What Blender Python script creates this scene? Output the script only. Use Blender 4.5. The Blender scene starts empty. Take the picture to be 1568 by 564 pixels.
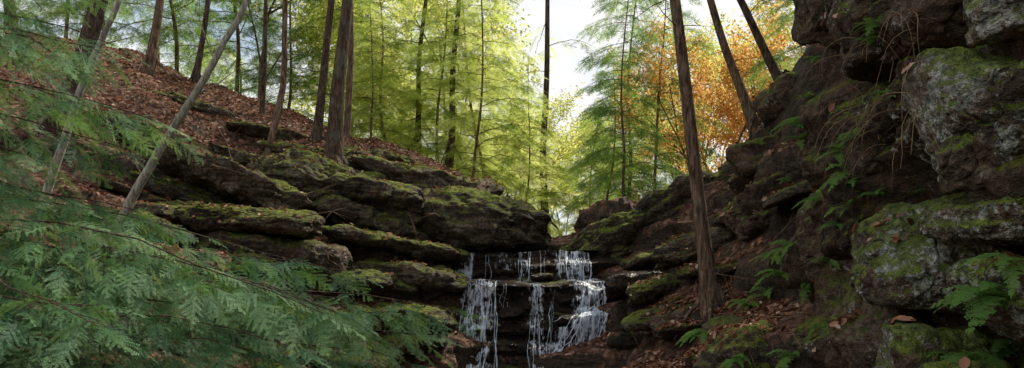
import bpy, math, random, time
import numpy as np
from mathutils import Vector, Matrix
T0=time.time()
scene=bpy.context.scene
# ---------------------------------------------------------------- helpers
def S(a,b,Y):
    """survey reading (bearing, elevation, distance north) -> world metres"""
    return np.array([(a-784)/1200.0*Y, Y, (451-b)/1200.0*Y])

def hash3(ix,iy,iz,seed):
    h=(ix.astype(np.uint32)*np.uint32(374761393)+iy.astype(np.uint32)*np.uint32(668265263)
       +iz.astype(np.uint32)*np.uint32(2147483647)+np.uint32(seed*1274126177 & 0xffffffff))
    h=(h^(h>>np.uint32(13)))*np.uint32(1274126177)
    h=(h^(h>>np.uint32(15)))*np.uint32(2246822519)
    h=h^(h>>np.uint32(16))
    return (h&np.uint32(0xffff)).astype(np.float32)/32767.5-1.0
def vnoise(p,seed=0):
    p=np.asarray(p,dtype=np.float64); f=np.floor(p); i=f.astype(np.int64)&0xffffffff; t=(p-f); t=t*t*t*(t*(t*6-15)+10)
    x0,y0,z0=i[...,0],i[...,1],i[...,2]; x1,y1,z1=(x0+1)&0xffffffff,(y0+1)&0xffffffff,(z0+1)&0xffffffff
    tx,ty,tz=t[...,0],t[...,1],t[...,2]
    def L(a,b,w): return a+(b-a)*w
    return L(L(L(hash3(x0,y0,z0,seed),hash3(x1,y0,z0,seed),tx),L(hash3(x0,y1,z0,seed),hash3(x1,y1,z0,seed),tx),ty),
             L(L(hash3(x0,y0,z1,seed),hash3(x1,y0,z1,seed),tx),L(hash3(x0,y1,z1,seed),hash3(x1,y1,z1,seed),tx),ty),tz)
def fbm(p,oct=4,seed=0,lac=2.03,gain=0.5):
    p=np.asarray(p,dtype=np.float64); s=0; a=1
    for o in range(oct):
        s=s+a*vnoise(p+o*17.3,seed+o); p=p*lac; a*=gain
    return s
def sstep(a,b,x):
    t=np.clip((x-a)/(b-a),0,1); return t*t*(3-2*t)

def mk_obj(name,verts,face_sets,mats,smooth=True,attr=None,center=None,parent=None):
    verts=np.asarray(verts,dtype=np.float32)
    if center is None: center=np.zeros(3)
    v=verts-np.asarray(center,dtype=np.float32)
    me=bpy.data.meshes.new(name)
    me.vertices.add(len(v)); me.vertices.foreach_set('co',v.ravel())
    loops=[];starts=[];mi=[];pos=0
    for f,m in face_sets:
        f=np.asarray(f,dtype=np.int32)
        if len(f)==0: continue
        k=f.shape[1]; loops.append(f.ravel()); starts.append(pos+np.arange(len(f),dtype=np.int32)*k)
        pos+=f.size; mi.append(np.full(len(f),m,dtype=np.int32))
    loops=np.concatenate(loops);starts=np.concatenate(starts);mi=np.concatenate(mi)
    me.loops.add(len(loops)); me.loops.foreach_set('vertex_index',loops)
    me.polygons.add(len(starts)); me.polygons.foreach_set('loop_start',starts)
    me.polygons.foreach_set('material_index',mi)
    me.update(calc_edges=True)
    if smooth: me.polygons.foreach_set('use_smooth',np.ones(len(starts),dtype=bool))
    if attr is not None:
        a=me.attributes.new('tint','FLOAT','POINT'); a.data.foreach_set('value',np.asarray(attr,dtype=np.float32))
    for m in mats: me.materials.append(m)
    ob=bpy.data.objects.new(name,me); ob.location=[float(c) for c in center]
    scene.collection.objects.link(ob)
    if parent: ob.parent=parent
    return ob
# ---------------------------------------------------------------- materials
class NT:
    def __init__(s,name):
        s.m=bpy.data.materials.new(name); s.m.use_nodes=True; s.t=s.m.node_tree; s.t.nodes.clear()
        s.out=s.n('ShaderNodeOutputMaterial')
    def n(s,typ,**k):
        nd=s.t.nodes.new(typ)
        for a,b in k.items(): setattr(nd,a,b)
        return nd
    def l(s,a,b): s.t.links.new(a,b)
    def noise(s,vec,scale,detail=4,rough=.55,dist=0):
        n=s.n('ShaderNodeTexNoise'); n.inputs['Scale'].default_value=scale; n.inputs['Detail'].default_value=detail
        n.inputs['Roughness'].default_value=rough; n.inputs['Distortion'].default_value=dist
        if vec is not None: s.l(vec,n.inputs['Vector'])
        return n.outputs['Fac']
    def ramp(s,fac,stops):
        r=s.n('ShaderNodeValToRGB'); e=r.color_ramp.elements
        while len(e)<len(stops): e.new(0.5)
        for i,(p,c) in enumerate(stops):
            e[i].position=p; e[i].color=(c[0],c[1],c[2],1) if hasattr(c,'__len__') else (c,c,c,1)
        s.l(fac,r.inputs['Fac']); return r.outputs['Color']
    def mix(s,f,a,b,blend='MIX'):
        m=s.n('ShaderNodeMix',data_type='RGBA',blend_type=blend)
        for v,i in ((f,0),(a,6),(b,7)):
            if isinstance(v,bpy.types.NodeSocket): s.l(v,m.inputs[i])
            elif i==0: m.inputs[0].default_value=v
            else: m.inputs[i].default_value=(v[0],v[1],v[2],1)
        return m.outputs[2]
    def math(s,op,a,b=None,clamp=False):
        m=s.n('ShaderNodeMath',operation=op,use_clamp=clamp)
        for i,v in enumerate((a,b)):
            if v is None: continue
            if isinstance(v,bpy.types.NodeSocket): s.l(v,m.inputs[i])
            else: m.inputs[i].default_value=v
        return m.outputs[0]

def rock_mat(name,dark,mid,light,moss=0.5,lichen=0.5,rough=.85,mosscol=((.05,.07,.010),(.24,.28,.03)),litter=0.0,bump=1.0,strata=1.0):
    t=NT(name); g=t.n('ShaderNodeNewGeometry'); P=g.outputs['Position']
    mp=t.n('ShaderNodeMapping'); mp.inputs['Scale'].default_value=(.55,.55,6.0); mp.inputs['Rotation'].default_value=(0,.12,0); t.l(P,mp.inputs['Vector'])
    big=t.noise(P,1.3,4,.6,.6); fine=t.noise(P,16,4,.65,.3); vf=t.noise(P,75,2,.7); md=t.noise(P,5,3,.6,.4)
    st=t.noise(mp.outputs[0],1.6,5,.65,.35)
    base=t.ramp(t.math('ADD',t.math('MULTIPLY',big,.5),t.math('MULTIPLY',fine,.5)),[(.38,dark),(.5,mid),(.62,light)])
    base=t.mix(t.math('MULTIPLY',t.ramp(st,[(.38,1),(.50,0)]),.75*strata),base,tuple(c*.35 for c in dark))
    st2=t.ramp(md,[(.5,0),(.66,1)])
    base=t.mix(t.math('MULTIPLY',st2,.45),base,(mid[0]*1.6,mid[1]*1.15,mid[2]*.7))
    col=base
    if lichen>-1:
        ln=t.noise(P,2.2,6,.72,.4); l2=t.noise(P,28,3,.7)
        lf=t.math('ADD',ln,t.math('MULTIPLY',t.math('SUBTRACT',l2,.5),.55))
        th=.74-.22*lichen
        lm=t.math('MULTIPLY',t.ramp(lf,[(th,0),(th+.05,1)]),.9)
        col=t.mix(lm,base,t.ramp(fine,[(.38,(.20,.22,.19)),(.6,(.62,.64,.58))]))
    sx=t.n('ShaderNodeSeparateXYZ'); t.l(g.outputs['Normal'],sx.inputs[0])
    mn=t.noise(P,1.1,5,.65,.2); m2=t.noise(P,40,2,.7)
    mf=t.math('ADD',t.math('ADD',t.math('MULTIPLY',sx.outputs['Z'],.42),mn),t.math('MULTIPLY',t.math('SUBTRACT',m2,.5),.45))
    th=1.12-.42*moss
    mm=t.ramp(t.math('MULTIPLY',mf,.6),[(th*.6,0),(th*.6+.09,1)])
    mcol=t.ramp(t.math('ADD',t.math('MULTIPLY',fine,.6),t.math('MULTIPLY',vf,.4)),[(.40,mosscol[0]),(.60,mosscol[1])])
    mcol=t.mix(t.math('MULTIPLY',t.ramp(big,[(.45,0),(.6,1)]),.5),mcol,tuple((a+b)*.35 for a,b in zip(mosscol[0],(.10,.09,.035))))
    col=t.mix(t.math('MULTIPLY',mm,.9),col,mcol)
    if litter>0:
        lt=t.math('ADD',t.math('MULTIPLY',sx.outputs['Z'],.55),t.noise(P,.8,4,.6))
        lmk=t.ramp(t.math('MULTIPLY',lt,.6),[((1.08-.4*litter)*.6,0),((1.08-.4*litter)*.6+.05,1)])
        vo=t.n('ShaderNodeTexVoronoi'); vo.inputs['Scale'].default_value=14; t.l(P,vo.inputs['Vector'])
        sp=t.n('ShaderNodeSeparateColor'); t.l(vo.outputs['Color'],sp.inputs[0])
        lc=t.ramp(sp.outputs[0],[(0,(.035,.018,.011)),(.45,(.12,.055,.031)),(.8,(.23,.11,.07)),(1,(.34,.22,.15))])
        col=t.mix(lmk,col,lc)
    b=t.n('ShaderNodeBsdfPrincipled'); t.l(col,b.inputs['Base Color'])
    rr=t.mix(mm,t.ramp(big,[(.3,(rough-.2,)*3),(.7,(rough+.05,)*3)]),(.95,.95,.95)); t.l(rr,b.inputs['Roughness'])
    b.inputs['Specular IOR Level'].default_value=.28
    hgt=t.math('ADD',t.math('ADD',t.math('MULTIPLY',st,.9*strata),t.math('MULTIPLY',fine,.8)),t.math('ADD',t.math('MULTIPLY',vf,.2),t.math('MULTIPLY',md,.9)))
    bp=t.n('ShaderNodeBump'); bp.inputs['Strength'].default_value=1*bump; bp.inputs['Distance'].default_value=.14; t.l(hgt,bp.inputs['Height']); t.l(bp.outputs[0],b.inputs['Normal'])
    t.l(b.outputs[0],t.out.inputs[0]); return t.m

def leaf_mat(name,stops,trans,tr=.45,gloss=0.):
    t=NT(name); a=t.n('ShaderNodeAttribute',attribute_name='tint')
    col=t.ramp(a.outputs['Fac'],stops); tcol=t.ramp(a.outputs['Fac'],trans)
    d=t.n('ShaderNodeBsdfDiffuse'); t.l(col,d.inputs[0]); tl=t.n('ShaderNodeBsdfTranslucent'); t.l(tcol,tl.inputs[0])
    m=t.n('ShaderNodeMixShader'); m.inputs[0].default_value=tr; t.l(d.outputs[0],m.inputs[1]); t.l(tl.outputs[0],m.inputs[2]); o=m.outputs[0]
    if gloss:
        gl=t.n('ShaderNodeBsdfGlossy'); gl.inputs['Roughness'].default_value=.5; gl.inputs[0].default_value=(.8,.85,.9,1)
        m2=t.n('ShaderNodeMixShader'); m2.inputs[0].default_value=gloss; t.l(o,m2.inputs[1]); t.l(gl.outputs[0],m2.inputs[2]); o=m2.outputs[0]
    t.l(o,t.out.inputs[0]); return t.m
def bark_mat(name,a,b,c,lich=.3):
    t=NT(name); g=t.n('ShaderNodeNewGeometry'); P=g.outputs['Position']
    mp=t.n('ShaderNodeMapping'); mp.inputs['Scale'].default_value=(26,26,4.5); t.l(P,mp.inputs[0])
    n1=t.noise(mp.outputs[0],1,4,.65,.5); n2=t.noise(P,3,3,.6)
    col=t.ramp(n1,[(.35,a),(.52,b),(.68,c)])
    col=t.mix(t.math('MULTIPLY',t.ramp(n2,[(.52,0),(.66,1)]),lich),col,(.15,.17,.12))
    bs=t.n('ShaderNodeBsdfPrincipled'); t.l(col,bs.inputs['Base Color']); bs.inputs['Roughness'].default_value=.9; bs.inputs['Specular IOR Level'].default_value=.2
    bp=t.n('ShaderNodeBump'); bp.inputs['Strength'].default_value=1; bp.inputs['Distance'].default_value=.03; t.l(n1,bp.inputs['Height']); t.l(bp.outputs[0],bs.inputs['Normal'])
    t.l(bs.outputs[0],t.out.inputs[0]); return t.m

M_terr=rock_mat('forest_ground_rock',(.018,.012,.008),(.065,.046,.030),(.16,.12,.085),moss=.8,lichen=-2,litter=.9)
M_ledge=rock_mat('mossy_sandstone',(.020,.014,.009),(.075,.055,.036),(.25,.195,.14),moss=1.08,lichen=.3,rough=.75)
M_wet=rock_mat('wet_sandstone',(.008,.0055,.004),(.028,.018,.012),(.085,.056,.037),moss=.45,lichen=-2,rough=.34,strata=1.0)
M_cliff=rock_mat('cliff_sandstone',(.022,.015,.010),(.085,.058,.038),(.24,.175,.12),moss=1.1,lichen=.5,strata=.5)
M_boul=rock_mat('lichen_sandstone',(.035,.026,.018),(.12,.092,.062),(.32,.27,.20),moss=1.45,lichen=1.08,strata=.25,mosscol=((.045,.075,.010),(.24,.32,.035)))
M_bark=bark_mat('hemlock_bark',(.032,.020,.013),(.14,.088,.058),(.29,.20,.135))
M_barkd=bark_mat('dark_bark',(.018,.012,.008),(.072,.046,.032),(.16,.11,.075),.3)
M_barkp=bark_mat('pale_bark',(.14,.13,.10),(.34,.32,.26),(.52,.49,.41),.4)
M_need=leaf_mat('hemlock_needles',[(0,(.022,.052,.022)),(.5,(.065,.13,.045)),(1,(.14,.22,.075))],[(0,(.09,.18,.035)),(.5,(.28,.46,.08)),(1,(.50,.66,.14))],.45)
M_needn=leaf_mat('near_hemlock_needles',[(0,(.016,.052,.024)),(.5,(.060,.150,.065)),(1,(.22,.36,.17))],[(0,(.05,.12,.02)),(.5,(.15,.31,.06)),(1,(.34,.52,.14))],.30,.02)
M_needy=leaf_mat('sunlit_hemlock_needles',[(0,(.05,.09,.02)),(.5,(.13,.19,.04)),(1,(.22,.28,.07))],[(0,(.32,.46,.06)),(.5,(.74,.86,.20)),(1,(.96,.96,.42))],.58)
M_orange=leaf_mat('autumn_leaves',[(0,(.36,.12,.02)),(.5,(.46,.21,.045)),(1,(.42,.30,.07))],[(0,(.95,.42,.08)),(.5,(1.0,.62,.20)),(1,(.95,.80,.30))],.55)
M_yel=leaf_mat('yellow_green_leaves',[(0,(.13,.16,.02)),(.5,(.22,.24,.045)),(1,(.32,.29,.06))],[(0,(.62,.76,.12)),(.5,(.90,.92,.26)),(1,(.98,.94,.38))],.6)
M_fern=leaf_mat('fern_fronds',[(0,(.07,.15,.035)),(.5,(.12,.23,.06)),(1,(.18,.30,.08))],[(0,(.15,.30,.05)),(.5,(.22,.42,.07)),(1,(.32,.50,.10))],.4)
M_litter=leaf_mat('fallen_leaves',[(0,(.06,.026,.016)),(.35,(.18,.08,.048)),(.7,(.34,.18,.115)),(1,(.60,.46,.38))],[(0,(.05,.02,.01)),(.5,(.2,.08,.03)),(1,(.4,.25,.15))],.12)
M_dry=leaf_mat('dry_stems',[(0,(.16,.10,.055)),(1,(.45,.32,.19))],[(0,(.1,.06,.03)),(1,(.3,.2,.1))],.05)

t=NT('falling_water'); g=t.n('ShaderNodeNewGeometry')
mp=t.n('ShaderNodeMapping'); mp.inputs['Scale'].default_value=(34,6,4.5); t.l(g.outputs['Position'],mp.inputs[0])
n1=t.noise(mp.outputs[0],1,5,.7,1.0); n2=t.noise(g.outputs['Position'],6,3,.6)
at=t.n('ShaderNodeAttribute',attribute_name='tint')
d=t.n('ShaderNodeBsdfPrincipled'); d.inputs['Base Color'].default_value=(.80,.87,.98,1); d.inputs['Roughness'].default_value=.25
tl=t.n('ShaderNodeBsdfTranslucent'); tl.inputs[0].default_value=(.80,.87,.98,1); m0=t.n('ShaderNodeMixShader'); m0.inputs[0].default_value=.3; t.l(d.outputs[0],m0.inputs[1]); t.l(tl.outputs[0],m0.inputs[2])
tr=t.n('ShaderNodeBsdfTransparent'); mx=t.n('ShaderNodeMixShader')
al=t.math('ADD',t.math('ADD',n1,t.math('MULTIPLY',t.math('SUBTRACT',n2,.5),.8)),t.math('SUBTRACT',at.outputs['Fac'],.5))
t.l(t.ramp(al,[(.48,0.0),(.63,.92)]),mx.inputs[0]); t.l(tr.outputs[0],mx.inputs[1]); t.l(m0.outputs[0],mx.inputs[2])
t.l(mx.outputs[0],t.out.inputs[0]); M_fall=t.m
t=NT('stream_water'); b=t.n('ShaderNodeBsdfPrincipled'); b.inputs['Base Color'].default_value=(.012,.016,.014,1); b.inputs['Roughness'].default_value=.06
g=t.n('ShaderNodeNewGeometry'); bp=t.n('ShaderNodeBump'); bp.inputs['Distance'].default_value=.02; t.l(t.noise(g.outputs['Position'],7,4,.6,.5),bp.inputs['Height']); t.l(bp.outputs[0],b.inputs['Normal']); t.l(b.outputs[0],t.out.inputs[0]); M_stream=t.m

# ---------------------------------------------------------------- terrain
cp=[(0.3,10,-1.75),(0.3,13,-1.7),(-1,13.4,-1.6),(1.6,13.2,-1.6),(0.4,15.2,-.7),(0.4,17,.62),(.5,18.5,.8),(.8,21,1.0),(1,25,1.2),(1.2,32,1.4),
 (0,0,-1.65),(0,5,-1.7),(-3,3.5,-1.55),(2,3.5,-1.5),(-6,1,-1.2),(1.2,8,-1.7),(-1.6,9,-1.65),(0,-15,-2),(-15,-10,0),(15,-10,2),
 (-5,28,4.6),(-12,28,7),(-1.5,27,2.6),(-20,36,8),(-5,42,3.5),(1,45,1.5),(10,42,2.6),(-14,50,5),(12,55,2.5),
 (3.6,5,-1.0),(3.6,3,-1.2),(6.3,5,4.5),(6.3,2,4.5),(6.3,8,4.8),(8,13,5.6),(8,17,4),(6,20,2.8),(14,10,8),(3.5,20,2.0),(15,25,4.5),(4,27,1.9),(20,0,8)]
cs=[(400,564,11),(400,480,12.5),(400,385,14.3),(400,340,15.3),(400,300,16.3),(400,240,18),(400,165,21),
 (600,564,13.4),(600,480,14.3),(600,420,15),(600,370,15.8),(600,300,17.3),(600,252,18.3),(600,215,20),
 (790,352,18),(700,256,19.7),(830,382,18.6),(740,330,18),
 (200,564,8.5),(200,450,10.5),(200,360,12.5),(200,300,14.3),(200,205,17),(200,92,21),
 (0,564,7),(0,450,9),(0,350,11.5),(0,205,15),(0,40,20),(-400,300,9),(-400,0,15),
 (960,564,12.2),(1000,515,12.8),(960,455,14.6),(1010,400,15.4),(935,402,16),(900,380,16.9),(955,350,17),(925,326,17.8),(1060,290,16.5),(1060,340,15.2),(1060,420,13),
 (1090,472,11),(1150,400,11.5),(1150,300,13),(1145,235,15.4),(1168,190,14.4),(1212,120,13.2),(1210,250,11.5),(1255,30,12),(1200,500,8),(1235,400,9.2),(1150,548,8.6),(1050,566,10)]
CP=np.array([list(c) for c in cp]+[list(S(*c)) for c in cs])
def phi(r2): return np.sqrt(r2+.25)
n=len(CP); A=np.zeros((n+3,n+3)); d2=((CP[:,None,:2]-CP[None,:,:2])**2).sum(-1)
A[:n,:n]=phi(d2)-np.eye(n)*.05; A[:n,n]=1; A[:n,n+1:]=CP[:,:2]; A[n:,:n]=A[:n,n:].T
Wt=np.linalg.solve(A,np.concatenate([CP[:,2],[0,0,0]]))
def H0(x,y):
    x=np.asarray(x,float);y=np.asarray(y,float); xc=np.clip(x,-24,24); yc=np.clip(y,-16,60)
    h=Wt[n]+Wt[n+1]*xc+Wt[n+2]*yc
    for i in range(n): h=h+Wt[i]*phi((xc-CP[i,0])**2+(yc-CP[i,1])**2)
    far=np.maximum(np.abs(x)-24,0)+np.maximum(y-60,0)+np.maximum(-16-y,0)
    k=np.exp(-far/60); return h*k+1.5*(1-k)
def axis(lo,hi,d,ext):
    c=list(np.arange(lo,hi,d)); st=d; v=c[-1]
    while v<ext: st*=1.12; v+=st; c.append(v)
    st=d; v=lo; pre=[]
    while v>-ext: st*=1.12; v-=st; pre.append(v)
    return np.array(pre[::-1]+c)
xs=axis(-8.5,5.6,.032,700); ys=axis(8.5,21,.032,700)
X,Y=np.meshgrid(xs,ys); shp=X.shape
Z=H0(X,Y)
def strata_q(x,y,z): return z+np.where(np.asarray(x)<.5,.20,-.1)*(np.asarray(x)-.5)-.03*y
P2=np.stack([X,Y,Z],-1)
near=np.exp(-np.maximum(np.abs(X)-9,0)/6-np.maximum(Y-24,0)/10-np.maximum(6-Y,0)/3)
Z=Z+near*(.22*fbm(P2*.6,4,3)+.05*fbm(P2*2.5,3,9))+(1-near)*.5*fbm(P2*.12,3,4)
gy,gx=np.gradient(H0(X,Y)); gx=gx/np.gradient(X,axis=1); gy=gy/np.gradient(Y,axis=0); gl=np.sqrt(gx**2+gy**2)+1e-6; ox=-gx/gl; oy=-gy/gl
rocky=np.clip(sstep(3.4,2.3,Z-.10*np.maximum(-X-1,0))+.12,0,1)*near*sstep(.15,.45,gl)
rocky=rocky*np.clip(.75+.5*vnoise(P2*.5,31),0,1)
def terr(z,q,step,lo,hi):
    k=q/step; f=k-np.floor(k); return z+step*(sstep(lo,hi,f)-f)
q=strata_q(X,Y,Z)+.22*vnoise(np.stack([X*.35,Y*.35,Z*0],-1),7)
Zt=terr(Z,q,.75,.55,.85)
q2=strata_q(X,Y,Zt)+.10*vnoise(np.stack([X*.9,Y*.9,Z*0],-1),8)
Zt=terr(Zt,q2,.19,.4,.8)
Z=Z*(1-rocky*.95)+Zt*rocky*.95
qq=strata_q(X,Y,Z)
disp=rocky*(.22*vnoise(np.stack([X*.5,Y*.5,qq*3.0],-1),11)+.08*vnoise(np.stack([X*1.2,Y*1.2,qq*10],-1),12)+.05*fbm(np.stack([X,Y,Z],-1)*4,3,13))
V=np.stack([X+ox*disp,Y+oy*disp,Z+.02*near*fbm(np.stack([X,Y,Z],-1)*7,2,5)],-1).reshape(-1,3)
def gridfaces(r,c,off=0,flip=False):
    i=np.arange(r*c).reshape(r,c)+off
    f=np.stack([i[:-1,:-1],i[:-1,1:],i[1:,1:],i[1:,:-1]],-1).reshape(-1,4)
    return f[:,::-1] if flip else f
mk_obj('terrain',V,[(gridfaces(*shp),0)],[M_terr])
print('terrain',V.shape,time.time()-T0)

# ---------------------------------------------------------------- rocks
import bmesh
ICO={}
def ico(sub):
    if sub not in ICO:
        bm=bmesh.new(); bmesh.ops.create_icosphere(bm,subdivisions=sub,radius=1)
        v=np.array([x.co[:] for x in bm.verts]); f=np.array([[l.index for l in x.verts] for x in bm.faces]); bm.free()
        ICO[sub]=(v/np.linalg.norm(v,axis=1)[:,None],f)
    return ICO[sub]
def rotz(a): c,s=math.cos(a),math.sin(a); return np.array([[c,-s,0],[s,c,0],[0,0,1]])
def roty(a): c,s=math.cos(a),math.sin(a); return np.array([[c,0,s],[0,1,0],[-s,0,c]])
def rotx(a): c,s=math.cos(a),math.sin(a); return np.array([[1,0,0],[0,c,-s],[0,s,c]])
def rock_geo(c,half,seed,sub=5,npl=12,tilt=0,yaw=0,pitch=0,sharp=14,amp=.1,strata=.05,sfreq=6):
    rs=np.random.RandomState(seed); d,f=ico(sub)
    N=rs.normal(size=(npl,3)); N[:,2]*=.6; N/=np.linalg.norm(N,axis=1)[:,None]
    N=np.vstack([N,[[0,0,1],[0,0,-1],[.2,-1,.1],[1,0,.1],[-1,0,0]]]); N/=np.linalg.norm(N,axis=1)[:,None]
    h=np.concatenate([rs.uniform(.78,1.05,npl),[.92,.85,.95,.95,.95]])
    k=np.maximum(d@N.T,0)/h; r=(k**sharp).sum(1)**(-1/sharp)
    p=d*r[:,None]*np.array(half)
    R=rotz(yaw)@roty(tilt)@rotx(pitch)
    p=p@R.T; dn=d@R.T; w=p+np.array(c)
    s=min(half)
    w=w+dn*(amp*s*2*fbm(w*(.7/s),5,seed,gain=.55)[:,None])
    lt=p@R
    qv=lt[:,2]+.15*vnoise(w*.7,seed+3)
    hd=dn.copy(); hd[:,2]=0
    w=w+hd*(strata*vnoise(np.stack([w[:,0]*.8,w[:,1]*.8,qv*sfreq],-1),seed+5)+strata*.5*vnoise(np.stack([w[:,0]*2,w[:,1]*2,qv*sfreq*2.7],-1),seed+6))[:,None]
    cr=np.abs(fbm(w*(.9/s)+9,3,seed+20)); w=w-dn*(.10*s*sstep(.07,0,cr))[:,None]
    return w,f
def rock(name,c,half,seed,mat,**k):
    w,f=rock_geo(c,half,seed,**k); return mk_obj(name,w,[(f,0)],[mat],center=c)

LED=[
 (S(742,346,17.2),(1.8,1.6,.66),.12,M_ledge),(S(655,288,18.0),(1.8,1.1,.42),.22,M_ledge),(S(600,256,18.8),(1.4,.9,.24),.18,M_ledge),
 (S(515,290,16.7),(2.2,1.2,.52),.24,M_ledge),(S(490,246,18.3),(1.6,.8,.24),.18,M_ledge),(S(570,340,16.2),(1.5,.9,.26),.28,M_ledge),
 (S(345,275,15.3),(2.2,1.0,.34),.40,M_ledge),(S(335,336,14.5),(2.0,1.1,.24),.06,M_ledge),(S(280,296,15.7),(1.3,.6,.18),.28,M_ledge),
 (S(400,384,14.4),(1.8,.9,.28),.16,M_ledge),(S(615,378,15.7),(1.5,.9,.18),.18,M_ledge),(S(655,350,16.6),(1.0,.8,.24),.36,M_ledge),
 (S(625,425,15.2),(1.3,.8,.26),.06,M_ledge),(S(540,430,14.7),(1.1,.8,.26),.16,M_ledge),
 (S(590,485,14.3),(1.2,.8,.24),.05,M_ledge),(S(600,530,14.0),(1.2,.8,.22),.02,M_ledge),(S(480,540,12.4),(1.3,.8,.17),.06,M_ledge),(S(430,490,12.8),(1.4,.8,.2),.08,M_ledge),
 (S(330,405,13.8),(1.5,.8,.26),.12,M_ledge),
 (S(430,214,19.6),(1.5,1.0,.2),.25,M_ledge),(S(290,172,19.9),(1.7,1.0,.24),.28,M_ledge),(S(250,232,17.3),(1.6,.9,.22),.32,M_ledge),(S(400,256,17.6),(1.3,.7,.16),.28,M_ledge),
 (S(1012,350,17.0),(2.75,1.0,.74),-.41,M_ledge),(S(1030,392,15.7),(1.2,.8,.16),-.2,M_ledge),
 (S(990,432,14.9),(.8,.7,.2),-.1,M_wet),(S(1025,440,14.2),(.9,.8,.22),-.2,M_ledge),(S(1100,370,13.4),(1.2,.8,.24),-.32,M_ledge),
 (S(1190,250,13.2),(.8,.8,.5),-.45,M_cliff),(S(1180,320,12),(.9,.9,.45),-.4,M_cliff),(S(1218,170,13.2),(.6,.8,.5),-.4,M_cliff),
 (S(1160,560,8.3),(.65,.55,.36),-.1,M_ledge),(S(1020,485,13.2),(.8,.6,.2),-.1,M_ledge),(S(1060,500,12.1),(.6,.5,.2),-.1,M_ledge)]
for i,(c,h,tl,m) in enumerate(LED):
    rock('sandstone_ledge',c,h,40+i,m,sub=7 if h[0]>1.95 else (6 if h[0]>.85 else 5),tilt=tl,yaw=-.18 if h[0]>2.7 else random.Random(i).uniform(-.35,.35),amp=.17,strata=.13,sfreq=3.6,sharp=9)
rs=np.random.RandomState(5); vs=[];fs=[];o=0
cnt=0
while cnt<45:
    if rs.rand()<.62: x,y=rs.uniform(-7,-.6),rs.uniform(11,17.5)
    else: x,y=rs.uniform(1.6,4.0),rs.uniform(8.5,14)
    if -1.6<x<2.4 and y<17: continue
    z=float(H0(np.array([x]),np.array([y]))[0])
    w,f=rock_geo((x,y,z+.02),(rs.uniform(.25,.7),rs.uniform(.25,.6),rs.uniform(.05,.2)),200+cnt,sub=4,tilt=(.2 if x<0 else -.25)+rs.uniform(-.15,.15),yaw=rs.uniform(-.6,.6),strata=.03)
    vs.append(w);fs.append(f+o);o+=len(w);cnt+=1
mk_obj('broken_rock_slabs',np.vstack(vs),[(np.vstack(fs),0)],[M_ledge])

prof=np.array([(18.5,.80),(16.8,.84),(16.05,.88),(15.98,.78),(15.88,.6),(15.80,.36),(15.6,.30),(15.16,.24),(15.08,.14),(15.0,-.1),(14.9,-.32),(14.72,-.4),(14.66,-.62),(14.56,-.85),(14.4,-.92),(14.32,-1.2),(14.2,-1.6),(13.8,-1.8)])
sl=np.concatenate([[0],np.cumsum(np.linalg.norm(np.diff(prof,axis=0),axis=1))])
def face(x,s):
    y=np.interp(s,sl,prof[:,0]); z=np.interp(s,sl,prof[:,1])
    fr=sstep(16.6,16.0,y)
    P=np.stack([x*.6,y*0,z*5],-1)
    d=fr*(.16*vnoise(P,71)+.10*vnoise(np.stack([x*1.7,y*0,z*11],-1),72)+.04*fbm(np.stack([x*6,y*6,z*14],-1),3,73)+.14*vnoise(np.stack([x*.9,y*0,z*0],-1),74))
    z2=z+.04*vnoise(np.stack([x*1.5,y*1.5,z*0],-1),75)+.025*vnoise(np.stack([x*5,y*5,z*0],-1),76)
    return x,y-d+.12*(x-.4)**2*fr*.6,z2
xx=np.arange(-2.4,3.1,.022); ss=np.concatenate([np.arange(0,2.2,.06),np.arange(2.2,sl[-1],.014)])
XX,SS=np.meshgrid(xx,ss); fx,fy,fz=face(XX,SS)
mk_obj('waterfall_rock_face',np.stack([fx,fy,fz],-1).reshape(-1,3),[(gridfaces(*XX.shape,flip=False),0)],[M_wet])
k=0
for (a,b,Yd,hx,hz) in [(830,425,15.6,.25,.08),(785,478,15.0,.3,.10),(655,450,15.1,.4,.16),(975,475,14.6,.4,.2),(970,525,13.9,.45,.18),(645,520,14.2,.45,.2)]:
    rock('wet_boulder',S(a,b,Yd),(hx,.35,hz),300+k,M_wet,sub=5,amp=.12,strata=.04,sfreq=9); k+=1

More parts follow.
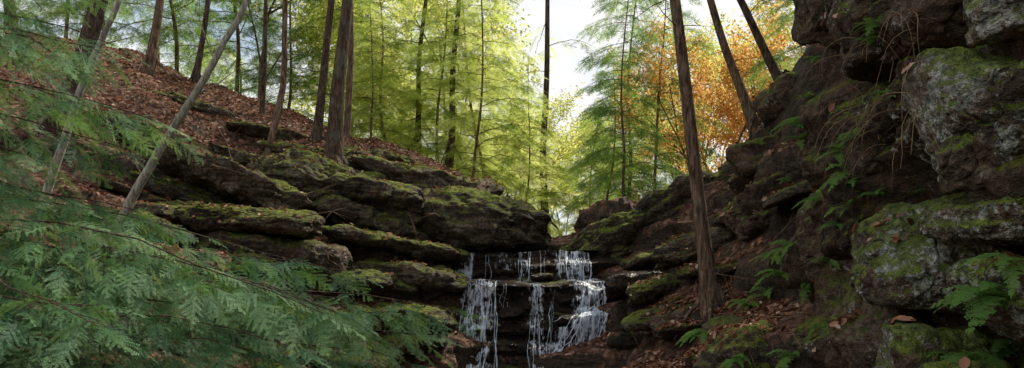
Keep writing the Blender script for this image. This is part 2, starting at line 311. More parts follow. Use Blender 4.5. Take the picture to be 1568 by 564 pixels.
yy=np.arange(.5,13,.03); zz=np.arange(-2,6.5,.03); YY,ZZ=np.meshgrid(yy,zz)
bx=2.95+.95*np.maximum(YY-7.6,0)**1.0*.72+.06*np.maximum(ZZ,0)
Pq=np.stack([bx,YY,ZZ],-1)
bx=bx-(.24*fbm(Pq*np.array([1,.9,1.5]),5,91)+.18*vnoise(np.stack([bx*0,YY*.7,(ZZ+.1*YY)*3.2],-1),92)+.07*fbm(Pq*5,4,93))
mk_obj('sandstone_cliff',np.stack([bx,YY,ZZ],-1).reshape(-1,3),[(gridfaces(*YY.shape,flip=True),0)],[M_cliff])
BO=[((2.98,4.72,1.0),(.46,.66,.43),M_boul,7,0),((2.97,4.62,.42),(.44,.5,.15),M_boul,7,.05),((2.87,5.35,.27),(.44,.55,.36),M_boul,7,.1),
 ((2.92,4.3,-.02),(.38,.5,.22),M_boul,7,0),((2.98,4.35,1.62),(.4,.5,.22),M_boul,6,0),((3.0,6.25,2.1),(.40,.55,.36),M_cliff,6,0),((3.05,5.3,1.98),(.46,.5,.34),M_cliff,6,0),
 ((3.2,7.3,2.7),(.4,.6,.45),M_cliff,6,0),((2.85,6.1,-.35),(.36,.6,.5),M_cliff,6,0),((2.75,5.05,-.5),(.36,.6,.32),M_boul,6,0),((2.42,4.3,-.47),(.16,.17,.11),M_boul,5,0),
 ((3.0,6.4,1.3),(.32,.6,.45),M_cliff,6,0),((3.0,6.6,.6),(.34,.5,.4),M_cliff,6,0),((3.2,7.6,1.5),(.36,.6,.5),M_cliff,6,0),((3.25,7.7,.5),(.36,.6,.45),M_cliff,6,0),
 ((2.98,5.7,1.45),(.26,.4,.26),M_cliff,6,0),((3.1,3.6,.6),(.5,.6,.7),M_cliff,6,0),((3.35,7.0,3.7),(.6,1,.5),M_cliff,6,0),((3.2,5.5,2.9),(.5,1,.5),M_cliff,6,0)]
for i,(c,h,m,sb,tl) in enumerate(BO):
    rock('cliff_boulder',c,h,400+i,m,sub=sb,tilt=tl,yaw=random.Random(i+9).uniform(-.35,.35),amp=.14,strata=.04,sfreq=7,sharp=18,npl=16)
print('rocks',time.time()-T0)

# ---------------------------------------------------------------- fallen leaves
bpy.context.view_layer.update(); dg=bpy.context.evaluated_depsgraph_get()
rnd=random.Random(3)
def scatter(n,boxes,up=.45):
    out=[]; tot=sum(b[4] for b in boxes)
    for b in boxes:
        for _ in range(int(n*b[4]/tot)):
            x=rnd.uniform(b[0],b[1]); y=rnd.uniform(b[2],b[3])
            hit,loc,nor,idx,ob,mt=scene.ray_cast(dg,Vector((x,y,12)),Vector((0,0,-1)))
            if hit and nor.z>up and not ob.name.startswith('waterfall') and not ob.name.startswith('wet'):
                if ob.name.startswith('sandstone_ledge') and rnd.random()<.6: continue
                out.append((loc[:],nor[:]))
    return np.array(out)
hits=scatter(46000,[(-13,1,16.2,24,26),(-8,-1,10,16.5,8),(1.6,4.4,8,15,6),(1.4,3.2,8.5,12.5,6),(2.3,3.2,3.8,8.2,1.2),(-6,3,3,10,1.5)])
pos=hits[:,0];nor=hits[:,1]
cl=fbm(pos*1.1,3,55); flat=nor[:,2]
keep=(np.random.RandomState(1).rand(len(pos))<np.clip(.42+1.2*cl+.5*(flat-.8),.02,1)); keep|=(pos[:,2]>2.8)&(pos[:,0]<0)&(np.random.RandomState(7).rand(len(pos))<.7)
pos=pos[keep];nor=nor[keep]; N=len(pos); rs=np.random.RandomState(2)
nn=nor+rs.normal(size=(N,3))*.38; nn/=np.linalg.norm(nn,axis=1)[:,None]
ax=rs.normal(size=(N,3)); ax-=nn*(ax*nn).sum(1)[:,None]; ax/=np.linalg.norm(ax,axis=1)[:,None]; ay=np.cross(nn,ax)
tmpl=np.array([(-1,0,0),(-.3,.55,.22),(.5,.5,.3),(1,0,.1),(.45,-.5,.3),(-.35,-.5,.2),(0,0,-.05)])
tf=np.array([(0,6,1),(1,6,2),(2,6,3),(3,6,4),(4,6,5),(5,6,0)])
sc=rs.uniform(.025,.055,N)
LV=pos[:,None,:]+nor[:,None,:]*.02+sc[:,None,None]*(tmpl[None,:,0:1]*ax[:,None,:]+tmpl[None,:,1:2]*ay[:,None,:]+tmpl[None,:,2:3]*nn[:,None,:])
mk_obj('fallen_leaves',LV.reshape(-1,3),[((tf[None]+(np.arange(N)*7)[:,None,None]).reshape(-1,3),0)],[M_litter],smooth=False,attr=np.repeat(rs.beta(1.6,2.0,N),7))
print('leaves',N,time.time()-T0)

# ---------------------------------------------------------------- foliage tools
def frond_template(L,gap,ratio,nlen,nw,ngap,seed,angle=.95,prof=.8,taper=.3,jit=.12):
    rs=np.random.RandomState(seed); V=[];F=[]
    def needles(p0,d,length,nl):
        m=max(2,int(length/ngap)); 
        for j in range(m):
            s=(j+.5)/m*length; p=p0+d*s; pr=np.array([-d[1],d[0],0])
            l=nl*(1-.45*(s/length)**2)*rs.uniform(.8,1.15)
            for sg in (-1,1):
                dd=d*.55+pr*sg*.85; dd=dd/np.linalg.norm(dd); dd[2]+=rs.uniform(-.3,.25)
                q=np.array([-dd[1],dd[0],0])
                o=len(V); V.extend([p-q*nw*.25,p+dd*l*.5+q*nw*.5,p+dd*l,p+dd*l*.5-q*nw*.5]); F.append((o,o+3,o+2,o+1))
        o=len(V); q=np.array([-d[1],d[0],0])*nw*.16; V.extend([p0-q,p0+q,p0+d*length+q*.4,p0+d*length-q*.4]);F.append((o,o+3,o+2,o+1))
    needles(np.zeros(3),np.array([1.,0,0]),L,nlen)
    m=int(L/gap)
    for i in range(m):
        t=(i+.5)/m
        for sg in (-1,1):
            a=angle*(1-.25*t)+rs.uniform(-jit,jit); l=ratio*L*(1-t)**prof*min(1,(t+taper)/ (taper+.12))*rs.uniform(.6,1.15)
            if l<ngap*1.5: continue
            d=np.array([math.cos(a),math.sin(a)*sg,rs.uniform(-.2,.1)])
            needles(np.array([t*L+rs.uniform(-.3,.3)*gap,0,0]),d,l,nlen)
    V=np.array(V);F=np.array(F); V[:,2]-=.45*V[:,0]**2/L*.35+.25*np.abs(V[:,1])**1.5
    return V,F
TC=[frond_template(.66,.095,.52,.055,.022,.046,s) for s in range(3)]
TF=[frond_template(.34,.048,.52,.018,.0070,.0115,s+10,prof=.75,jit=.22) for s in range(4)]
print('templ',[len(t[1]) for t in TC+TF])
class Acc:
    def __init__(s): s.tv=[];s.tf=[];s.o=0;s.fr=[]
    def tube(s,pts,rad,sides=6):
        pts=np.asarray(pts,float); m=len(pts); T=np.gradient(pts,axis=0); T/=np.linalg.norm(T,axis=1)[:,None]+1e-9
        ref=np.array([0,1.,0]) if abs(T[0,2])>.7 else np.array([0,0,1.])
        A=np.cross(T,ref); A/=np.linalg.norm(A,axis=1)[:,None]+1e-9; B=np.cross(T,A)
        th=np.arange(sides)/sides*2*math.pi
        rad=np.asarray(rad,float); 
        if rad.ndim==1: rad=rad[:,None]*np.ones(sides)[None]
        v=pts[:,None,:]+rad[:,:,None]*(np.cos(th)[None,:,None]*A[:,None,:]+np.sin(th)[None,:,None]*B[:,None,:])
        i=np.arange(m*sides).reshape(m,sides); j=np.roll(i,-1,axis=1)
        f=np.stack([i[:-1],j[:-1],j[1:],i[1:]],-1).reshape(-1,4)
        s.tv.append(v.reshape(-1,3)); s.tf.append(f+s.o); s.o+=m*sides
    def build(s,name,templ,mats,rs,center,bend=0,tipc=.25):
        V=list(s.tv); NB=s.o; tint=[np.full(NB,.5)]; F=[]; o=NB
        if s.fr:
            P=np.array([f[0] for f in s.fr]); D=np.array([f[1] for f in s.fr]); U=np.array([f[2] for f in s.fr]); SC=np.array([f[3] for f in s.fr]); TI=np.array([f[4] for f in s.fr])
            D/=np.linalg.norm(D,axis=1)[:,None]; U=U-D*(U*D).sum(1)[:,None]; U/=np.linalg.norm(U,axis=1)[:,None]; B=np.cross(U,D)
            which=rs.randint(0,len(templ),len(P))
            for k,(tv,tf) in enumerate(templ):
                m=which==k; c=int(m.sum())
                if not c: continue
                v=P[m][:,None,:]+SC[m][:,None,None]*(tv[None,:,0:1]*D[m][:,None,:]+tv[None,:,1:2]*B[m][:,None,:]+tv[None,:,2:3]*U[m][:,None,:])
                if bend:
                    v[:,:,2]-=bend*(tv[None,:,0]*SC[m][:,None])**2
                V.append(v.reshape(-1,3)); F.append((tf[None]+(np.arange(c)*len(tv))[:,None,None]+o).reshape(-1,4)); o+=c*len(tv)
                tip=tipc*(tv[:,0]+np.abs(tv[:,1]))/tv[:,0].max()
                tint.append((TI[m][:,None]+tip[None]+rs.normal(size=(c,len(tv)))*.04).ravel())
        fs=[]
        if s.tf: fs.append((np.vstack(s.tf),0))
        if F: fs.append((np.vstack(F),1))
        return mk_obj(name,np.vstack(V),fs,mats,attr=np.clip(np.concatenate(tint),0,1),center=center,smooth=True)
UP=np.array([0,0,1.])
def nz(v): return v/(np.linalg.norm(v)+1e-9)
def limb(acc,rs,p0,dr,length,lift=.15,droop=.35,tg=.3,tl=.8,fg=.22,fs=1.,r0=.02,start=.15,tint=.45,sides=4,twdroop=.25,ujit=.25):
    m=9; t=np.linspace(0,1,m); wob=np.cumsum(rs.normal(size=(m,3))*.012*length,axis=0); wob[0]=0
    pts=p0+np.outer(t,dr)*length+np.outer(length*(lift*t-droop*t*t),UP)+wob
    acc.tube(pts,r0*(1-.85*t)+.002,sides)
    k=max(2,int(length*(1-start)/tg)); tb=tint+rs.normal()*.16
    for i in range(k):
        tt=start+(1-start)*(i+rs.uniform(.2,.8))/k
        p=np.array([np.interp(tt,t,pts[:,c]) for c in range(3)]); j=min(int(tt*(m-1)),m-2); T=nz(pts[j+1]-pts[j])
        Sd=nz(np.cross(T,UP))
        for sg in ((-1,1) if rs.rand()<.75 else ((-1,) if rs.rand()<.5 else (1,))):
            dd=nz(T*rs.uniform(.5,.9)+Sd*sg*.8+UP*rs.uniform(-.18,.10)); l=tl*(1.12-tt)**.7*min(1,(tt+.3)/.6)*rs.uniform(.6,1.15)
            if l<.1: continue
            tp=np.array([p+dd*l*u-UP*twdroop*l*u*u for u in (0,.5,1)])
            acc.tube(tp,[r0*.22+.0015,r0*.12+.001,.001],3)
            nf=max(1,int(l/fg)); 
            for a in range(nf):
                u=(a+rs.uniform(.3,.9))/nf; q=p+dd*l*u-UP*twdroop*l*u*u; td=nz(dd-UP*2*twdroop*u*.6); sd=nz(np.cross(td,UP))
                sgn=1 if (a%2==0) else -1
                fd=nz(td*.75+sd*sgn*.75+UP*rs.uniform(-.22,.08))
                acc.fr.append((q,fd,nz(UP+rs.normal(size=3)*ujit),fs*rs.uniform(.55,1.05)*(1-.3*u),tb+rs.normal()*.12))
            acc.fr.append((tp[-1],nz(dd-UP*twdroop*1.2),nz(UP+rs.normal(size=3)*ujit),fs*rs.uniform(.6,.95),tb+rs.normal()*.12))
    acc.fr.append((pts[-1],nz(pts[-1]-pts[-2]),UP+rs.normal(size=3)*.1,fs,tb))
def trunk(acc,rs,base,top,r0,r1,sides=12,m=26,wob=.02,flare=.5,sink=.4,roots=0):
    base=np.array(base,float);top=np.array(top,float); t=np.linspace(0,1,m); Hh=np.linalg.norm(top-base)
    w=np.stack([vnoise(np.stack([t*3+rs.rand()*99,t*0,t*0],-1),1),vnoise(np.stack([t*3+rs.rand()*99,t*0,t*0],-1),2),t*0],-1)*wob*Hh*.5
    w-=w[0]
    tt=t**1.6; pts=base+np.outer(tt,top-base)+w*np.minimum(1,tt*6)[:,None]; pts[0]-=nz(top-base)*sink
    hgt=tt*Hh; rad=(r0*(1-tt)+r1*tt)+flare*r0*np.exp(-hgt/(.35+r0))
    th=np.arange(sides)/sides*2*math.pi; rr=rad[:,None]*(1+ (.05*np.sin(th*3+1)+.04*np.sin(th*5))[None]+ .35*flare*np.exp(-hgt/.3)[:,None]*np.maximum(0,np.sin(th*3+.5))[None])
    acc.tube(pts,rr,sides)
    for k in range(roots):
        a=k/roots*6.28+rs.uniform(-.4,.4); d=np.array([math.cos(a),math.sin(a),0])
        p=[base+UP*.35+d*r0*.6,base+UP*.1+d*r0*1.7,base-UP*.08+d*r0*3.2,base-UP*.45+d*r0*5]
        acc.tube(p,[r0*.5,r0*.38,r0*.25,r0*.1],6)
    return tt,pts
def conifer(name,base,top,r0,seed,crown=.45,nl=34,ll=2.4,dead=6,mats=None,fs=1.,tint=.45,templ=None,tg=.32,tl=.85,fg=.26,roots=0,az=None,flare=.45,deadlen=1.0,r1=None,wob=.02):
    rs=np.random.RandomState(seed); acc=Acc(); tt,pts=trunk(acc,rs,base,top,r0,r1 or r0*.12,roots=roots,flare=flare,wob=wob)
    at=lambda u: np.array([np.interp(u,tt,pts[:,c]) for c in range(3)])
    Hh=np.linalg.norm(np.array(top)-np.array(base)); ang=rs.uniform(0,6)
    for i in range(nl):
        u=crown+(1-crown)*(i+.5)/nl*.97; ang+=2.4+rs.uniform(-.5,.5); a=ang if az is None else az+rs.normal()*.7
        v=(u-crown)/(1-crown); l=ll*(1-v)**.75*min(1,.65+v*3)*rs.uniform(.5,1.2)+.25
        limb(acc,rs,at(u),np.array([math.cos(a),math.sin(a),rs.uniform(-.1,.28)]),l,lift=.12,droop=.36,tg=tg,tl=tl*min(1,l/1.5),fg=fg,fs=fs,r0=.007+.004*l,tint=tint,start=.12,ujit=.5)
    for i in range(dead):
        u=rs.uniform(.12,max(crown,.2)); a=rs.uniform(0,6.28); l=rs.uniform(.3,1)*deadlen; p=at(u); d=np.array([math.cos(a),math.sin(a),rs.uniform(-.25,.3)])
        q=[p,p+d*l*.5+rs.normal(size=3)*.04,p+d*l-UP*.12*l+rs.normal(size=3)*.08]; acc.tube(q,[.012,.007,.002],4)
        for k in range(3):
            b=q[1]+(q[2]-q[1])*rs.rand(); acc.tube([b,b+nz(d+rs.normal(size=3)*.6)*l*.35],[.004,.001],3)
    return acc.build(name,templ or TC,mats or [M_bark,M_need],rs,base)
def g(x,y): return float(H0(np.array([x]),np.array([y]))[0])

b=S(1090,474,11); conifer('hemlock_tree',b,(1.5,11.2,10.5),.105,1,crown=.60,nl=12,ll=2.0,dead=8,mats=[M_bark,M_need],roots=4,r1=.03,wob=.012)
b=S(510,262,17.5); conifer('hemlock_tree',b,(-3.1,17.9,14),.18,2,crown=.6,nl=12,ll=2.2,dead=10,mats=[M_barkd,M_need],roots=6)
b=S(95,185,16); conifer('hemlock_tree',b,(-5.6,16,14),.20,3,crown=.6,nl=12,ll=2.2,mats=[M_barkd,M_need],roots=5)
def leaner(name,pts,r,seed,mat):
    rs=np.random.RandomState(seed); acc=Acc(); P=np.array(pts); t=np.linspace(0,1,len(P)); u=np.linspace(0,1,20)
    Q=np.stack([np.interp(u,t,P[:,c]) for c in range(3)],-1); Q[1:-1]=(Q[:-2]+Q[1:-1]*2+Q[2:])/4; Q+=rs.normal(size=Q.shape)*.006
    acc.tube(Q,r*(1-.6*u),8)
    for i in range(7):
        k=rs.randint(7,19); d=nz(rs.normal(size=3)*.7+np.array([.3,0,.6])); l=rs.uniform(.4,1.0)
        a=Q[k]; m=a+d*l*.5+rs.normal(size=3)*.03; e=m+nz(d+rs.normal(size=3)*.3)*l*.5; acc.tube([a,m,e],[.012,.007,.002],4)
        for j in range(2): acc.tube([m,m+nz(d+rs.normal(size=3)*.7)*l*.4],[.004,.001],3)
    return acc.build(name,TC,[mat,M_need],rs,P[0])
leaner('birch_tree',[S(178,350,9.5),S(215,280,9.5),S(265,195,9.5),S(320,110,9.5),S(375,10,9.6),S(410,-90,9.7),S(440,-250,9.8)],.062,4,M_barkp)
leaner('birch_tree',[S(55,350,9.2),S(95,225,9.2),S(130,120,9.2),S(165,40,9.2),S(200,-40,9.2),S(250,-220,9.3)],.055,5,M_barkp)
mid=[(408,258,18,445,.085,12,.6),(400,198,20,408,.07,11,.55),(483,228,19,515,.11,13,.6),(530,222,19.5,552,.085,13,.55),(690,235,22.5,720,.09,15,.4),(640,215,24,652,.08,14,.4),
 (230,100,20.5,252,.11,13,.55),(300,125,22,318,.08,13,.5),(20,60,20,10,.13,13,.5),(1155,195,14.6,1082,.085,9,.42),(1202,140,13.4,1115,.07,9,.42),(835,345,27,838,.13,16,.3)]
for i,(a,bb,Yd,at0,r,hh,cr) in enumerate(mid):
    b=S(a,bb,Yd); p0=S(at0,0,Yd); sl_=(p0[0]-b[0])/(p0[2]-b[2]); top=(b[0]+sl_*hh*.8,Yd+.2,b[2]+hh)
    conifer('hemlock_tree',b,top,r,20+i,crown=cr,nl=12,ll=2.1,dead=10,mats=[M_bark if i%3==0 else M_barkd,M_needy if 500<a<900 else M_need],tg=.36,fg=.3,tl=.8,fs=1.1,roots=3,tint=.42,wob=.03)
print('hero trees',time.time()-T0)
rs=np.random.RandomState(77); acc=Acc(); base=np.array([-5.4,6.1,-1.2]); trunk(acc,rs,base,(-5.6,6.3,8),.14,.03)
for (z0,az,l,lift,drp) in [(.55,-.18,4.4,.05,.16),(.35,-.10,4.8,.02,.13),(.1,-.15,4.6,.04,.16),(.7,-.3,4.2,.0,.14),(.0,-.32,4.1,-.02,.1),(-.15,-.1,3.8,0,.1),(-.3,-.25,3.8,.0,.1),(.45,.05,4.3,.0,.12),(.25,.12,3.7,.02,.1),(-.45,-.4,3.4,0,.08),(-.35,.02,3.3,0,.08),(.6,-.5,3.7,-.05,.12),(.2,-.48,3.5,0,.1),
   (.8,-.05,4.0,.0,.16),(.15,-.02,4.5,.02,.14),(-.1,-.2,4.3,.0,.10),(-.5,-.1,3.6,0,.06),(.3,-.2,4.5,.0,.13),(-.2,-.05,4.0,.0,.1),(.05,-.25,4.3,.0,.12),(.22,-.08,4.9,.0,.11),(-.4,-.3,3.9,0,.05),
   (1.5,-.1,2.5,.08,.2),(1.9,-.3,2.5,.1,.22),(2.3,.0,2.2,.1,.25),(1.15,.1,2.3,.05,.2),(1.3,-.45,2.4,.05,.16),(2.6,-.25,2.0,.1,.25),(1.7,.25,2.1,.1,.2),(2.1,-.6,2.2,.1,.2),(3.0,-.1,2.2,.1,.25),(3.4,-.3,2.2,.1,.25),(3.2,.1,2.8,.1,.2),
   (1.75,-.05,2.5,.05,.2),(2.05,-.2,2.3,.08,.22),(1.0,-.15,2.5,.03,.14)]:
    limb(acc,rs,np.array([-5.4,6.1,z0]),nz(np.array([math.cos(az),math.sin(az),0])),l,lift=lift,droop=drp,tg=.16,tl=.70,fg=.12,fs=1.0,r0=.008,start=.25,tint=.30,twdroop=.38,ujit=.6)
for z0 in np.arange(3.8,7.5,.6):
    for q in range(3):
        a=rs.uniform(0,6.28); limb(acc,rs,np.array([-5.5,6.2,z0]),np.array([math.cos(a),math.sin(a),0]),2.2-(z0-3.8)*.4,tg=.35,tl=.6,fg=.25,fs=1.6,r0=.015,tint=.4)
acc.build('hemlock_tree',TF,[M_barkd,M_needn],rs,base,tipc=.5)
print('near hemlock fronds',len(acc.fr),time.time()-T0)

def variant(seed,h,ll,mat,crown,nl,fs=1.35,tip=(.3,.1)):
    o=conifer('hemlock_tree',(0,0,0),(tip[0],tip[1],h),.045+.003*h,seed,crown=crown,nl=nl,ll=ll,dead=4,mats=[M_bark,mat],tg=.36,fg=.27,fs=fs,tint=.45,wob=.04)
    me=o.data; bpy.data.objects.remove(o); return me
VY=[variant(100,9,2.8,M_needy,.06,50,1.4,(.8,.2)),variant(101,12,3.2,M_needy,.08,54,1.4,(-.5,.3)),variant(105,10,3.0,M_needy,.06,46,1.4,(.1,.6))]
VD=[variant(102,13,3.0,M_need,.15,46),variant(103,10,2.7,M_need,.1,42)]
def place(me,x,y,name='hemlock_tree',s=1.,rz=0,dz=-.1):
    o=bpy.data.objects.new(name,me); o.location=(x,y,g(x,y)+dz); o.rotation_euler=(rr.uniform(-.06,.06),rr.uniform(-.06,.06),rz); o.scale=(s,s,s*rr.uniform(.9,1.1)); scene.collection.objects.link(o); return o
rr=random.Random(8)
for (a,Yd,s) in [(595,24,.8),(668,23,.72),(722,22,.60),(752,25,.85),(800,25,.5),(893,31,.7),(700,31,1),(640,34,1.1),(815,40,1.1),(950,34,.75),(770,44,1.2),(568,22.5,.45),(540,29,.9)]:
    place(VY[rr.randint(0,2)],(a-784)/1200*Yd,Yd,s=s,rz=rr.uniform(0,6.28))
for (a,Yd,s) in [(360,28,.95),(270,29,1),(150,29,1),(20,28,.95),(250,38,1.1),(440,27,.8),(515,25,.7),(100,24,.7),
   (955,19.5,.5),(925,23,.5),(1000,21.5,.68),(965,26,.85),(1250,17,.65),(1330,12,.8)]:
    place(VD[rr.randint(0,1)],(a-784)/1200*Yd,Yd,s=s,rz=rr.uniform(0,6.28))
for i in range(20):
    a=rr.uniform(-400,2000); Yd=rr.uniform(52,85)
    if 780<a<1080 and rr.random()<.6: continue
    place((VD+VY)[rr.randint(0,4)],(a-784)/1200*Yd,Yd,s=rr.uniform(.9,1.4),rz=rr.uniform(0,6.28))

LT=np.array([(-.5,0,0),(-.1,.32,.06),(.5,0,0),(-.1,-.32,.06)])
def decid(name,seed,h,mats,nleaf,base=(0,0,0),lean=(.3,0),r0=.08,spread=.9,leafs=.12):
    rs=np.random.RandomState(seed); acc=Acc(); tips=[]
    def br(p,d,l,r,lev):
        pts=[p]; dd=d
        for k in range(4): dd=nz(dd+rs.normal(size=3)*.14+UP*.04); pts.append(pts[-1]+dd*l/4)
        acc.tube(pts,np.linspace(r,r*.55,5),6 if lev<2 else 4)
        if lev>=2: tips.extend(pts[1:])
        if lev<4:
            for k in range(3 if lev else 5):
                q=pts[2+k%3] if lev else pts[min(4,1+k)]
                br(q,nz(dd+rs.normal(size=3)*spread*.75+UP*.1),l*.62,r*.5,lev+1)
    b=np.array(base,float); br(b-UP*.3,nz(np.array([lean[0]*.3,lean[1]*.3,1])),h*.5,r0,0)
    tips=np.array(tips); idx=rs.randint(0,len(tips),nleaf); P=tips[idx]+rs.normal(size=(nleaf,3))*.22
    A=rs.normal(size=(nleaf,3)); A/=np.linalg.norm(A,axis=1)[:,None]; B=np.cross(A,rs.normal(size=(nleaf,3))); B/=np.linalg.norm(B,axis=1)[:,None]; C=np.cross(A,B)
    s=rs.uniform(.6,1.2,nleaf)*leafs
    v=P[:,None,:]+s[:,None,None]*(LT[None,:,0:1]*A[:,None,:]+LT[None,:,1:2]*B[:,None,:]+LT[None,:,2:3]*C[:,None,:])
    f=(np.array([[0,1,2,3]])[None]+(np.arange(nleaf)*4)[:,None,None]+acc.o).reshape(-1,4)
    ti=np.concatenate([np.full(acc.o,.5),np.repeat(np.clip(rs.beta(2,2,nleaf)+.25*vnoise(P*.8,5),0,1),4)])
    return mk_obj(name,np.vstack(acc.tv+[v.reshape(-1,3)]),[(np.vstack(acc.tf),0),(f,1)],mats,attr=ti,center=base,smooth=True)
o=decid('maple_tree',1,8,[M_barkd,M_orange],8000,leafs=.14); MO=o.data; bpy.data.objects.remove(o)
o=decid('beech_tree',2,9,[M_bark,M_yel],9000,leafs=.14); MY=o.data; bpy.data.objects.remove(o)
for (a,Yd,s) in [(1085,22,.60),(1135,23,.68),(1050,27,.64),(1185,25,.75)]: place(MO,(a-784)/1200*Yd,Yd,'maple_tree',s,rr.uniform(0,6.28))
for (a,Yd,s) in [(700,28,1.0),(870,46,1.1),(1230,24,1.0),(620,44,1.3),(1020,44,1.2),(800,54,1.3),(400,26,.9),(780,35,.9),(1110,34,1.15),(500,34,1.1)]: place(MY,(a-784)/1200*Yd,Yd,'beech_tree',s,rr.uniform(0,6.28))
print('bg',time.time()-T0)

# ---------------------------------------------------------------- ferns
TFN=[frond_template(.34,.017,.34,.0115,.0085,.0085,s+50,angle=1.25,prof=.75,taper=.35,jit=.08) for s in range(2)]
def fern(c,nf,size,seed,out=(-.7,-.5)):
    rs=np.random.RandomState(seed); acc=Acc(); c=np.array(c,float)
    for i in range(nf):
        a=math.atan2(out[1],out[0])+rs.normal()*.9; d=nz(np.array([math.cos(a),math.sin(a),rs.uniform(.1,1.0)]))
        acc.fr.append((c+rs.normal(size=3)*.015,d,nz(UP+np.array([out[0],out[1],0])*.4+rs.normal(size=3)*.2),size*rs.uniform(.7,1.15),rs.uniform(.2,.7)))
    return acc.build('fern',TFN,[M_bark,M_fern],rs,c,bend=1.6/size)
def cliffhit(a,bb):
    d=Vector(S(a,bb,1.0)).normalized(); hit,loc,nor,_,ob,_=scene.ray_cast(dg,Vector((0,0,0)),d); return np.array(loc[:]) if hit else None
k=0
for (a,bb,nf,sz) in [(1530,460,8,1.25),(1550,530,7,1.1),(1470,550,8,1.0),(1550,405,4,.7),(1230,215,6,.75),(1250,95,6,.8),(1210,280,6,.8),(1290,235,5,.8),(1300,270,5,.8),(1240,150,5,.8),(1255,310,5,.7),(1215,380,5,.9),(1200,420,6,.9),(1240,440,5,.8),(1345,40,5,.7),(1335,70,4,.6),(1300,320,4,.6),
   (1180,450,6,1),(1150,470,6,1),(1215,545,6,.8),(1130,550,6,.9),(1360,150,4,.5),(1225,190,5,.8),(1190,395,5,1),(1285,345,4,.6),(1080,510,6,1),(1320,210,4,.7),(1350,300,4,.5),(1400,300,3,.4),(1270,400,4,.6),(1260,500,4,.6)]:
    p=cliffhit(a,bb)
    if p is None: continue
    fern(p-np.array([.02,.02,-.01]),nf,sz,600+k,out=(-.8,-.45)); k+=1
rs=np.random.RandomState(9); acc=Acc()
for i in range(42):
    p=cliffhit(rs.uniform(1310,1420),rs.uniform(20,240))
    if p is None: continue
    p=p+np.array([-.03,-.03,0]); l=rs.uniform(.2,.7); pts=[p]; d=nz(np.array([-.6,-.3,.5])+rs.normal(size=3)*.4)
    for j in range(7): d=nz(d-UP*.38+rs.normal(size=3)*.1); pts.append(pts[-1]+d*l/7)
    acc.tube(pts,np.linspace(.0026,.001,8),4)
for i in range(26):
    p=cliffhit(rs.uniform(1060,1260),rs.uniform(380,560))
    if p is None: continue
    l=rs.uniform(.2,.5); d=nz(np.array([-.2,-.2,.9])+rs.normal(size=3)*.5); acc.tube([p,p+d*l*.5,p+d*l-UP*.1],[.004,.003,.001],4)
if acc.tv: mk_obj('dry_grass_stems',np.vstack(acc.tv),[(np.vstack(acc.tf),0)],[M_dry],attr=np.random.RandomState(3).rand(acc.o))
acc=Acc(); rs=np.random.RandomState(12)
for i in range(45):
    p=cliffhit(rs.uniform(200,700),rs.uniform(150,560)) if i<33 else cliffhit(rs.uniform(940,1200),rs.uniform(330,560))
    if p is None or p[1]>24: continue
    l=rs.uniform(.4,1.3); d=nz(np.array([rs.uniform(-1,1),rs.uniform(-.4,.2),rs.uniform(-.5,.5)])); m=p+UP*.06+d*l*.5+rs.normal(size=3)*.05
    acc.tube([p+UP*.03,m,p+UP*.05+d*l],[.012,.008,.003],5)
    for j in range(3): acc.tube([m,m+nz(d+rs.normal(size=3)*.6)*l*.35],[.006,.0015],3)
mk_obj('fallen_branches',np.vstack(acc.tv),[(np.vstack(acc.tf),0)],[M_bark])

# ---------------------------------------------------------------- water
rs=np.random.RandomState(21); vs=[];fs=[];o=0;ta=[]
def spath(z0,z1):
    ss=np.arange(1.9,sl[-1],.02); zz=np.interp(ss,sl,prof[:,1]); return ss[(zz<=z0+.02)&(zz>=z1)]
def strand(x0,x1,z0,z1,w,off=.03,op=.75):
    global o
    s=spath(z0,z1)
    if len(s)<4: return
    t=np.linspace(0,1,len(s)); x=x0+(x1-x0)*t+.03*vnoise(np.stack([t*5+rs.rand()*50,t*0,t*0],-1),3)
    fx,fy,fz=face(x,s); y=np.minimum.accumulate(fy)-off-.02*rs.rand()
    ww=w*(.4+1.2*np.abs(vnoise(np.stack([t*11+rs.rand()*50,t*0,t*0],-1),4)))*np.minimum(1,(1-t)*8+.1)
    a=np.stack([x-ww/2,y+.004,fz],-1); c=np.stack([x,y-ww*.45,fz],-1); b=np.stack([x+ww/2,y+.004,fz],-1)
    vs.append(np.stack([a,c,b],1).reshape(-1,3)); fs.append(gridfaces(len(s),3,o)); o+=len(s)*3; ta.append(np.full(len(s)*3,op))
def sheet(a0,a1,b0,b1,z0,z1,op,op2=None):
    global o
    s=spath(z0,z1); nx=int(abs(a1-a0)/.015)+3; u=np.linspace(0,1,nx); t=np.linspace(0,1,len(s))
    U,Tt=np.meshgrid(u,t); Xs=(a0+(b0-a0)*Tt)*(1-U)+(a1+(b1-a1)*Tt)*U; Sg=np.repeat(s[:,None],nx,1)
    fx,fy,fz=face(Xs,Sg); y=np.minimum.accumulate(fy,axis=0)-.02-.02*vnoise(np.stack([Xs*20,Xs*0,fz*2],-1),8)
    vs.append(np.stack([Xs,y,fz],-1).reshape(-1,3)); fs.append(gridfaces(len(s),nx,o)); o+=U.size
    e=1-np.abs(U*2-1)**3; ta.append((op+((op2 if op2 is not None else op)-op)*Tt-.25*(1-e)).ravel())
def px(a,Y): return (a-784)/1200*Y
sheet(px(695,16),px(728,16),px(696,16),px(728,16),.90,.27,.57)
sheet(px(842,16),px(908,16),px(848,16),px(905,16),.90,.27,.57)
sheet(px(788,16),px(816,16),px(788,16),px(815,16),.90,.3,.48)
sheet(px(730,16),px(846,16),px(730,16),px(846,16),.90,.5,.42)
sheet(px(702,15),px(766,15),px(690,14.4),px(764,14.4),.28,-1.6,.54,.49)
sheet(px(678,15),px(702,15),px(676,14.4),px(700,14.4),.0,-1.6,.47)
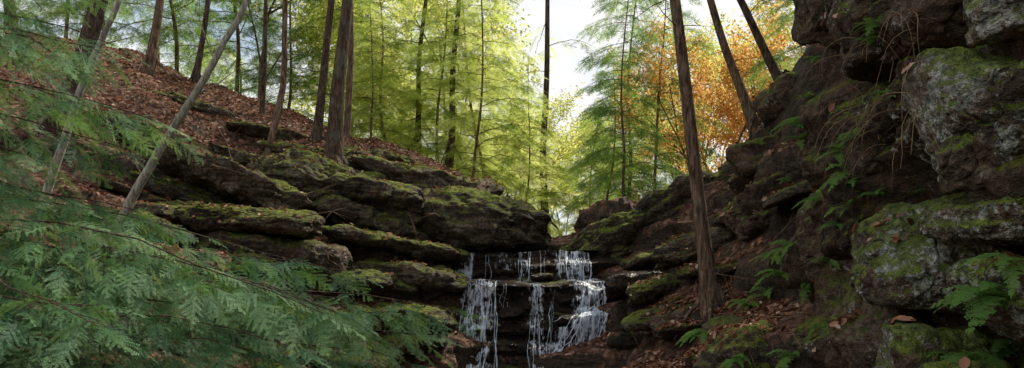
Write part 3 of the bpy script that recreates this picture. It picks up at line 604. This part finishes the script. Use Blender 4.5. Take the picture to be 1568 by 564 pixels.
sheet(px(766,15),px(880,15),px(766,15),px(880,15),.28,.0,.38)
sheet(px(880,15),px(933,15),px(868,14.4),px(932,14.4),.28,-.75,.60,.52)
sheet(px(895,15),px(935,15),px(845,14.3),px(910,14.3),-.25,-1.6,.61,.56)
sheet(px(808,15),px(835,15),px(804,14.4),px(838,14.4),.24,-1.6,.48)
sheet(px(850,14.6),px(885,14.6),px(798,14.3),px(850,14.3),-.6,-1.6,.55)
for (a0,a1,n_,w) in [(697,727,7,.03),(790,815,4,.015),(848,908,9,.03),(740,780,2,.010),(820,845,2,.010)]:
    for i in range(n_):
        a=rs.uniform(a0,a1); x=px(a,16); strand(x,x+rs.normal()*.02,.90,rs.uniform(.24,.34),w*rs.uniform(.4,1.2))
for (a0,a1,b0,b1,n_,w,zl,zh) in [(712,765,700,762,12,.022,-1.5,.26),(680,712,678,705,5,.012,-1.5,-.1),(812,832,808,836,5,.014,-1.5,.2),(888,932,880,930,9,.03,-.6,.26),(905,932,860,915,10,.035,-1.6,-.2),(880,905,805,870,7,.025,-1.6,-.3),(840,870,835,860,4,.011,-1.2,.1),(770,800,765,800,3,.01,-.8,.2)]:
    for i in range(n_):
        u=rs.rand(); strand(px(a0+(a1-a0)*u,15),px(b0+(b1-b0)*min(1,max(0,u+rs.normal()*.12)),14.4),zh+rs.uniform(-.5,0)*(rs.rand()<.6),rs.uniform(zl,zl*.3) if rs.rand()<.5 else zl,w*rs.uniform(.4,1.3))
mk_obj('waterfall',np.vstack(vs),[(np.vstack(fs),0)],[M_fall],attr=np.concatenate(ta))
gx_,gy_=np.meshgrid(np.linspace(-.9,1.8,20),np.linspace(16.15,22,30)); mk_obj('stream',np.stack([gx_,gy_,np.interp(gy_,[16,17,22],[.905,.93,1.0])],-1).reshape(-1,3),[(gridfaces(30,20),0)],[M_stream])
gx_,gy_=np.meshgrid(np.linspace(-3.2,3,30),np.linspace(3,14.6,60)); mk_obj('plunge_pool',np.stack([gx_,gy_,gx_*0-1.62],-1).reshape(-1,3),[(gridfaces(60,30),0)],[M_stream])

# ---------------------------------------------------------------- light: sky with cloud noise added to whiten and brighten it, one sun
w=bpy.data.worlds.new('World'); scene.world=w; w.use_nodes=True; nt=w.node_tree; bg=nt.nodes['Background']
sky=nt.nodes.new('ShaderNodeTexSky'); sky.sky_type='NISHITA'; sky.sun_disc=False
SD=Vector((.64,.66,.0)).normalized(); el=math.radians(52)
sd=Vector((SD.x*math.cos(el),SD.y*math.cos(el),math.sin(el)))
sky.sun_elevation=el; sky.sun_rotation=math.atan2(sd.x,sd.y); sky.air_density=1.0; sky.dust_density=2.0
tc=nt.nodes.new('ShaderNodeTexCoord'); cn=nt.nodes.new('ShaderNodeTexNoise'); cn.inputs['Scale'].default_value=2.2; cn.inputs['Detail'].default_value=7; cn.inputs['Roughness'].default_value=.6
mpp=nt.nodes.new('ShaderNodeMapping'); mpp.inputs['Scale'].default_value=(1,1,2.5); nt.links.new(tc.outputs['Generated'],mpp.inputs[0]); nt.links.new(mpp.outputs[0],cn.inputs['Vector'])
cr=nt.nodes.new('ShaderNodeValToRGB'); cr.color_ramp.elements[0].position=.38; cr.color_ramp.elements[0].color=(.2,.2,.2,1); cr.color_ramp.elements[1].position=.54; nt.links.new(cn.outputs['Fac'],cr.inputs[0])
mxx=nt.nodes.new('ShaderNodeMix'); mxx.data_type='RGBA'; nt.links.new(cr.outputs[0],mxx.inputs[0]); nt.links.new(sky.outputs[0],mxx.inputs[6]); mxx.inputs[7].default_value=(6.8,6.8,6.8,1)
nt.links.new(mxx.outputs[2],bg.inputs[0]); bg.inputs[1].default_value=.15
L=bpy.data.lights.new('sun','SUN'); L.energy=5; L.angle=math.radians(.5); L.color=(1,.92,.76)
lo=bpy.data.objects.new('sun',L); lo.rotation_euler=sd.to_track_quat('Z','Y').to_euler(); lo.location=(20,25,30); scene.collection.objects.link(lo)
# ---------------------------------------------------------------- camera
cam=bpy.data.cameras.new('camera'); co=bpy.data.objects.new('camera',cam); scene.collection.objects.link(co)
cam.sensor_width=36; cam.lens=1200/1568*36; cam.shift_y=169/1568; cam.clip_start=.05; cam.clip_end=3000
co.location=(0,0,0); co.rotation_euler=(math.radians(90),0,0); scene.camera=co
scene.view_settings.view_transform='Standard'; scene.view_settings.look='None'; scene.view_settings.exposure=0
print('done',time.time()-T0)
